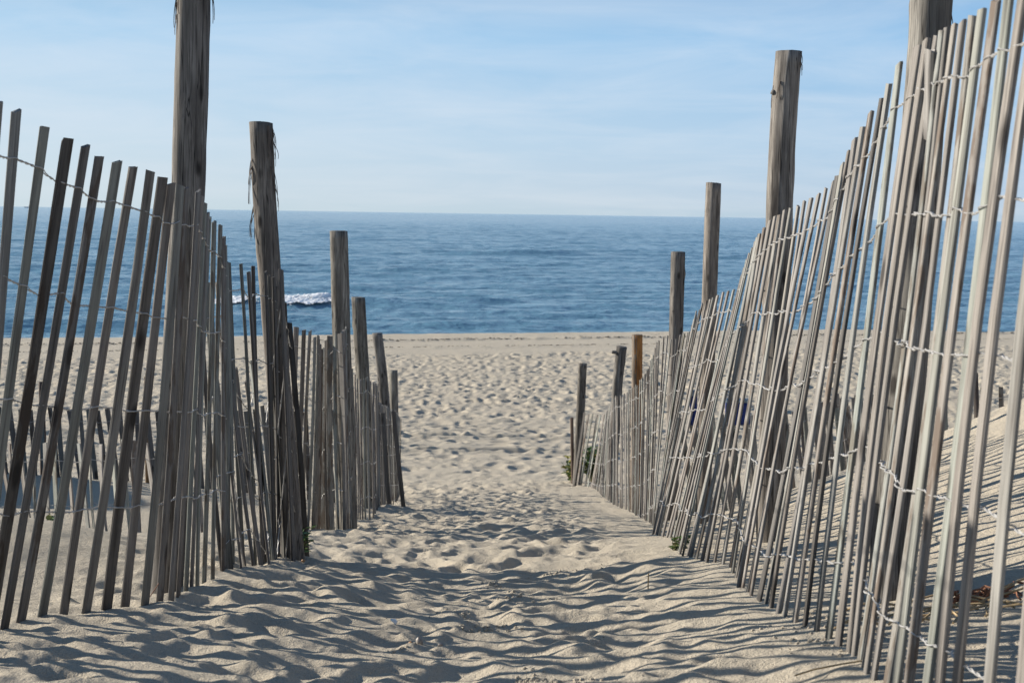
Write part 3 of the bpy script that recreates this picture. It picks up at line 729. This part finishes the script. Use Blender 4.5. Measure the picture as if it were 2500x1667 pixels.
make_post('right log post with split orange wood on its right face', [(1556, 817), (1555, 940), (1550, 1262)], 12.3, .093, 11, raw=True, tint=(.9, .75, .62))
make_post('short leaning right log post with a broken branch stub at its top', [(1518, 846), (1508, 930), (1490, 1222)], 14.5, .108, 12, knob=(-.075, .035, .02), tint=(.85, .83, .8), top_cut=.006)
make_post('last right log post at the seaward end of the fence', [(1423, 887), (1417, 1010), (1408, 1184)], 17.3, .102, 13, tint=(.8, .76, .7))
make_post('small dark post down on the beach, seen through the left edge slats', [(102, 932), (103, 1000), (106, 1170)], 12.2, .050, 14, tint=(.55, .42, .38), nseg=16)
make_post('small orange-brown post on the beach, just left of the tallest post', [(358, 920), (359, 1000), (362, 1170)], 12.4, .048, 15, tint=(.95, .68, .42), nseg=16)
make_post('small dark post behind the sand bank near the right edge', [(2381, 910), (2384, 1000), (2388, 1120)], 12.2, .045, 16, tint=(.5, .44, .42), nseg=16)

# ------------------------------------------------------------------ plants and small things
def plant(label, px, py, d, hgt, rad, n, seed, yellow=.1, leaf=.03):
    r = random.Random(seed); p = at(px, py, d); base = Vector((p.x, p.y, gz(p.x, p.y)))
    root = empty('beach_plant', base); tag(root, label, 'plant')
    SV = []; SF = []; LV = []; LF = []; YV = []; YF = []
    for s in range(n):
        a = r.uniform(0, 6.28); h = hgt * r.uniform(.5, 1.0); o = rad * r.uniform(.2, 1.0)
        b0 = Vector((r.uniform(-.2, .2) * rad, r.uniform(-.2, .2) * rad, -.02))
        e = Vector((math.cos(a) * o, math.sin(a) * o, h)); m = b0.lerp(e, .5) + Vector((0, 0, h * .18))
        pts = [b0.lerp(m, t / 3) for t in range(3)] + [m.lerp(e, t / 3) for t in range(4)]
        tube(SV, SF, pts, lambda q: .0022 * (1 - .6 * q) * (1 + hgt * 2))
        for q in range(9):
            t = r.uniform(.2, 1); c = (b0.lerp(m, t * 2) if t < .5 else m.lerp(e, t * 2 - 1))
            la = r.uniform(0, 6.28); ll = leaf * r.uniform(.6, 1.3); w_ = ll * r.uniform(.28, .42)
            dv = Vector((math.cos(la), math.sin(la), r.uniform(-.2, .7))).normalized(); tv = dv.cross(Vector((0, 0, 1))).normalized(); up = tv.cross(dv)
            TV, TF = (YV, YF) if r.random() < yellow else (LV, LF); k = len(TV)
            for (u, w1, z1) in ((0, .15, 0), (.35, 1, .08), (.7, .8, .1), (1, .05, 0)):
                TV.append(c + dv * ll * u - tv * w_ * w1 + up * ll * (z1 + .05)); TV.append(c + dv * ll * u + up * ll * z1 * .3); TV.append(c + dv * ll * u + tv * w_ * w1 + up * ll * (z1 + .05))
            for i in range(3):
                TF.append((k + i * 3, k + i * 3 + 1, k + i * 3 + 4, k + i * 3 + 3)); TF.append((k + i * 3 + 1, k + i * 3 + 2, k + i * 3 + 5, k + i * 3 + 4))
    mesh_obj('stem', SV, SF, M_STEM, root)
    if LV: mesh_obj('foliage', LV, LF, M_LEAF, root)
    if YV: mesh_obj('yellow_leaves', YV, YF, M_LEAFY, root)
    return root
plant('small dark green plant at the foot of the second left post', 732, 1330, 6.0, .13, .10, 9, 1, .03)
plant('green and yellow plant at the seaward tip of the right fence', 1403, 1180, 17.9, .36, .22, 26, 2, .45, .07)
plant('leafy green weed growing behind the last stretch of the right fence', 1452, 1180, 18.0, .50, .36, 40, 3, .06, .08)
plant('tiny green seedling at the foot of the right fence slats', 1644, 1368, 5.95, .055, .03, 4, 4, .1, .025)
plant('small sprout between the slat feet right of the seedling', 1668, 1356, 5.95, .06, .03, 4, 5, .1, .025)
plant('patch of bright green weed behind the lit hump at left', 118, 1288, 8.0, .10, .12, 9, 6, .2, .04)

def rods(name, label, cat, segs, mat, rad=.0016):
    c = segs[0][0]; root_loc = Vector(c); V = []; F = []
    for pts in segs: tube(V, F, [Vector(p) - root_loc for p in pts], rad, 5)
    o = mesh_obj(name, V, F, mat); o.location = root_loc; return tag(o, label, cat)
def gp(px, py, d, dz=0.0):
    p = at(px, py, d); return Vector((p.x, p.y, gz(p.x, p.y) + dz))
a = gp(1583, 1428, 4.6, -.02); rods('reed_stub', 'thin upright straw standing alone in the sand of the path', 'straw', [[a, a + Vector((-.001, 0, .035)), a + Vector((0, 0, .073))]], M_STRAW, .0022)
a = gp(352, 1490, 3.95); rods('grass_blade', 'reddish dry grass blade lying at the foot of the tallest left post', 'grass blade', [[a, a + Vector((.02, .01, .03)), a + Vector((.035, .03, .055))]], M_REED, .0014)
a = gp(2110, 1590, 2.72, .004); rods('straw', 'long yellow straw lying on the sand beside the near right slats', 'straw', [[a, a + Vector((-.05, -.02, -.002)), a + Vector((-.11, -.05, -.004)), a + Vector((-.15, -.08, -.006))]], M_STRAW, .0018)
def tangle(label, px, py, d, n, sz, seed, mat, name='dry_root_tangle'):
    r = random.Random(seed); segs = []; b = gp(px, py, d)
    for i in range(n):
        x = r.uniform(-sz, sz); y = r.uniform(-sz * .7, sz * .7); a = r.uniform(-.6, .6) + (math.pi if r.random() < .5 else 0); l = sz * r.uniform(.5, 1.4)
        pts = []; z0 = r.uniform(0, .03)
        for q in range(6):
            t = q / 5; xx = b.x + x + math.cos(a) * l * t; yy = b.y + y + math.sin(a) * l * t
            pts.append(Vector((xx, yy, gz(xx, yy) + z0 * math.sin(math.pi * t) + .002 + r.uniform(0, .008)))); a += r.uniform(-.5, .5)
        segs.append(pts)
    return rods(name, label, 'debris', segs, mat, .0028)
tangle('red-brown tangle of dried roots in the sand behind the near right slats', 2382, 1490, 3.35, 34, .055, 1, M_REED)
tangle('scattered pale dead stalks on the sand behind the near right slats', 2300, 1500, 3.2, 16, .16, 2, M_STRAW, 'dead_stalks')

def pebble(name, label, cat, px, py, d, s, mat, seed, dz=.3, sq=(1, 1, .7)):
    r = random.Random(seed); b = gp(px, py, d); V = []; F = []; n1, n2 = 10, 7
    off = [r.uniform(-.18, .18) for _ in range(n1)]
    for i in range(n2):
        ph = math.pi * (i + .3) / (n2 - .4)
        for j in range(n1):
            t = 2 * math.pi * j / n1; k = 1 + off[j] * math.sin(ph) + r.uniform(-.06, .06)
            V.append((s * sq[0] * k * math.sin(ph) * math.cos(t), s * sq[1] * k * math.sin(ph) * math.sin(t), s * sq[2] * k * math.cos(ph)))
    for i in range(n2 - 1):
        for j in range(n1): F.append((i * n1 + j, i * n1 + (j + 1) % n1, (i + 1) * n1 + (j + 1) % n1, (i + 1) * n1 + j))
    F.append(tuple(range(n1))); F.append(tuple((n2 - 1) * n1 + j for j in range(n1 - 1, -1, -1)))
    o = mesh_obj(name, V, F, mat, smooth=True); o.location = b + Vector((0, 0, s * dz)); o.rotation_euler = (r.uniform(-.3, .3), r.uniform(-.3, .3), r.uniform(0, 6))
    return tag(o, label, cat)
pebble('quartz_stone', 'pale glassy stone sticking up from the sand at lower centre', 'stone', 1024, 1546, 3.62, .0105, M_STONE, 1, .6, (1, .8, 1.2))
pebble('amber_pebble', 'small orange-brown pebble touching the pale glassy stone', 'pebble', 1003, 1548, 3.62, .007, M_AMBER, 2, .5)
pebble('pebble', 'small round grey pebble right of the pale glassy stone', 'pebble', 1076, 1545, 3.62, .008, M_STONE, 3, .4)
pebble('orange_fruit', 'tiny orange rose hip lying by the plant at the second left post', 'fruit', 741, 1342, 5.85, .008, M_AMBER, 4, .5)
pebble('pebble', 'dark sandy lump beside the slat feet right of the seedlings', 'stone', 1690, 1372, 5.6, .022, M_SAND, 5, .3)
# shell: a thin curved cup
b = gp(957, 1504, 3.95, .004); V = []; F = []
for i in range(6):
    for j in range(10):
        t = -1.4 + 2.8 * j / 9; q = i / 5
        V.append(Vector((math.sin(t) * .018 * q, math.cos(t) * .016 * q, .010 * (1 - q * q))))
for i in range(5):
    for j in range(9): F.append((i * 10 + j, i * 10 + j + 1, (i + 1) * 10 + j + 1, (i + 1) * 10 + j))
o = mesh_obj('sea_shell', V, F, M_SHELL, smooth=True); sm = o.modifiers.new('thick', 'SOLIDIFY'); sm.thickness = .0015
o.location = b; o.rotation_euler = (.5, .2, -1.0); tag(o, 'small white shell fragment on a sand ripple left of centre', 'shell')

# blue cloth hung over the beach fence, with a pale hem
def cloth(label, x0, x1, y0, y1, d, seed):
    r = random.Random(seed); A = at(x0, y0, d); B = at(x1, y0, d); hgt = (at(x0, y0, d) - at(x0, y1, d)).length
    nu, nv = 18, 9
    def sheet(v0, v1, n):
        V = []
        for i in range(n):
            v = v0 + (v1 - v0) * i / (n - 1)
            for j in range(nu):
                u = j / (nu - 1); p = A.lerp(B, u); w_ = .012 * math.sin(u * 17 + seed) * v + .006 * math.sin(u * 31)
                V.append(Vector((p.x, p.y - .03 - w_, p.z - hgt * v)) - A)
        return V
    def fcs(n): return [(i * nu + j, i * nu + j + 1, (i + 1) * nu + j + 1, (i + 1) * nu + j) for i in range(n - 1) for j in range(nu - 1)]
    root = empty('hanging_cloth', A); tag(root, label, 'cloth')
    for nm, v0, v1, mt in (('cloth_panel', .18, 1.0, M_BLUE), ('pale_hem', 0.0, .18, M_PALEBLUE)):
        n = nv if nm == 'cloth_panel' else 3
        o = mesh_obj(nm, sheet(v0, v1, n), fcs(n), mt, root, smooth=True); s_ = o.modifiers.new('t', 'SOLIDIFY'); s_.thickness = .004
cloth('dark blue cloth with a pale hem hung over the beach fence behind the right slats', 1770, 1832, 970, 1036, 10.25, 1)
cloth('narrow blue cloth left of the other one, glimpsed between the right slats', 1684, 1702, 950, 1036, 10.2, 2)

# clods of crumbled sand in the foot marks
def clods():
    r = random.Random(21); V = []; F = []; cs = []
    patches = [(1285, 1600, 2.95, .05, .09, 90), (1190, 1478, 3.95, .09, .05, 60), (1110, 1440, 4.3, .08, .06, 40), (985, 1545, 3.5, .06, .05, 45), (1245, 1385, 4.9, .06, .12, 45), (1380, 1335, 5.6, .14, .10, 50),
               (1320, 1400, 4.7, .08, .06, 40), (1205, 1362, 5.3, .05, .08, 30), (1160, 1230, 10.5, .12, .2, 40), (1330, 1610, 2.9, .12, .04, 50), (2060, 1520, 3.0, .12, .1, 60), (2010, 1480, 3.3, .15, .2, 60)]
    for px, py, d, sx, sy, n in patches:
        c = at(px, py, d)
        for _ in range(n): cs.append((c.x + r.gauss(0, sx * .5), c.y + r.gauss(0, sy * .7), r.uniform(.001, .0055) * (1 + d * .08)))
    for _ in range(500):
        y = 2.4 + r.random() ** 1.5 * 9; cs.append((r.uniform(-.95, .75), y, r.uniform(.0008, .003)))
    Z = ground_z([c[0] for c in cs], [c[1] for c in cs])
    for (x, y, s), z in zip(cs, Z):
        b = len(V)
        for i in range(4):
            ph = math.pi * (i + .5) / 4
            for j in range(6):
                t = j * math.pi / 3; k = r.uniform(.7, 1.25); V.append((x + s * k * math.sin(ph) * math.cos(t), y + s * k * math.sin(ph) * math.sin(t), z + s * .1 + s * .8 * k * math.cos(ph)))
        for i in range(3):
            for j in range(6): F.append((b + i * 6 + j, b + i * 6 + (j + 1) % 6, b + (i + 1) * 6 + (j + 1) % 6, b + (i + 1) * 6 + j))
        F.append(tuple(b + j for j in range(6))); F.append(tuple(b + 18 + j for j in range(5, -1, -1)))
    o = mesh_obj('sand_crumbs', V, F, M_SAND); tag(o, 'crumbled lumps of sand in the foot marks of the path', kind='stuff')
clods()

# dark bits added along the beach track lines to stand for their shade
def track_bits():
    r = random.Random(31); P_ = []
    for c, n in ((54.6, 1500), (51.0, 1100), (57.2, 60)):
        for _ in range(n):
            x = r.uniform(-24, 30)
            if perlin(np.array([x * .5]), np.array([c]), 7)[0] < -.12 and r.random() < .8: continue
            y = 0
            for _k in range(4): y = c + 0.31 * x * float(smooth(18, 50, np.array([y]))[0] if y else 1) + r.gauss(0, .09)
            y += 0.25 * float(perlin(np.array([x * .16]), np.array([float(c)]), 55)[0])
            P_.append((x, y, r.uniform(.008, .026)))
    Z = ground_z([p[0] for p in P_], [p[1] for p in P_]); V = []; F = []
    for (x, y, s_), z in zip(P_, Z):
        b = len(V); a = r.uniform(0, 3.14); l = s_ * 2
        for dx, dy, dz in ((-l, -s_, 0), (l, -s_, 0), (l, s_, 0), (-l, s_, 0), (0, 0, s_ * 1.2)):
            V.append((x + dx * math.cos(a) - dy * math.sin(a), y + dx * math.sin(a) + dy * math.cos(a), z + dz + .003))
        F.extend([(b, b + 1, b + 4), (b + 1, b + 2, b + 4), (b + 2, b + 3, b + 4), (b + 3, b, b + 4)])
    o = mesh_obj('dark_track_bits', V, F, M_DARKBIT); tag(o, 'broken lines of dark bits standing in for shaded tracks on the smooth sand', kind='stuff')
track_bits()

# ship far out, left
p = at(69, 500, 7000); V = []; F = []
def box(x0, x1, y0, y1, z0, z1, tp=0):
    b = len(V)
    V.extend([(x0 + tp, y0, z0), (x1 - tp, y0, z0), (x1 - tp, y1, z0), (x0 + tp, y1, z0), (x0, y0, z1), (x1, y0, z1), (x1, y1, z1), (x0, y1, z1)])
    F.extend([(b, b + 3, b + 2, b + 1), (b + 4, b + 5, b + 6, b + 7), (b, b + 1, b + 5, b + 4), (b + 1, b + 2, b + 6, b + 5), (b + 2, b + 3, b + 7, b + 6), (b + 3, b, b + 4, b + 7)])
ship = empty('ship', Vector((p.x, p.y, 0))); tag(ship, 'tiny faint ship on the horizon between the first left slats', 'ship')
box(-20, 20, -4, 4, 0, 5, 3); mesh_obj('hull', V, F, M_SHIP, ship)
V = []; F = []; box(4, 15, -3, 3, 5.1, 11); box(8, 11, -1.5, 1.5, 11.1, 15); mesh_obj('superstructure', V, F, M_SHIP, ship)
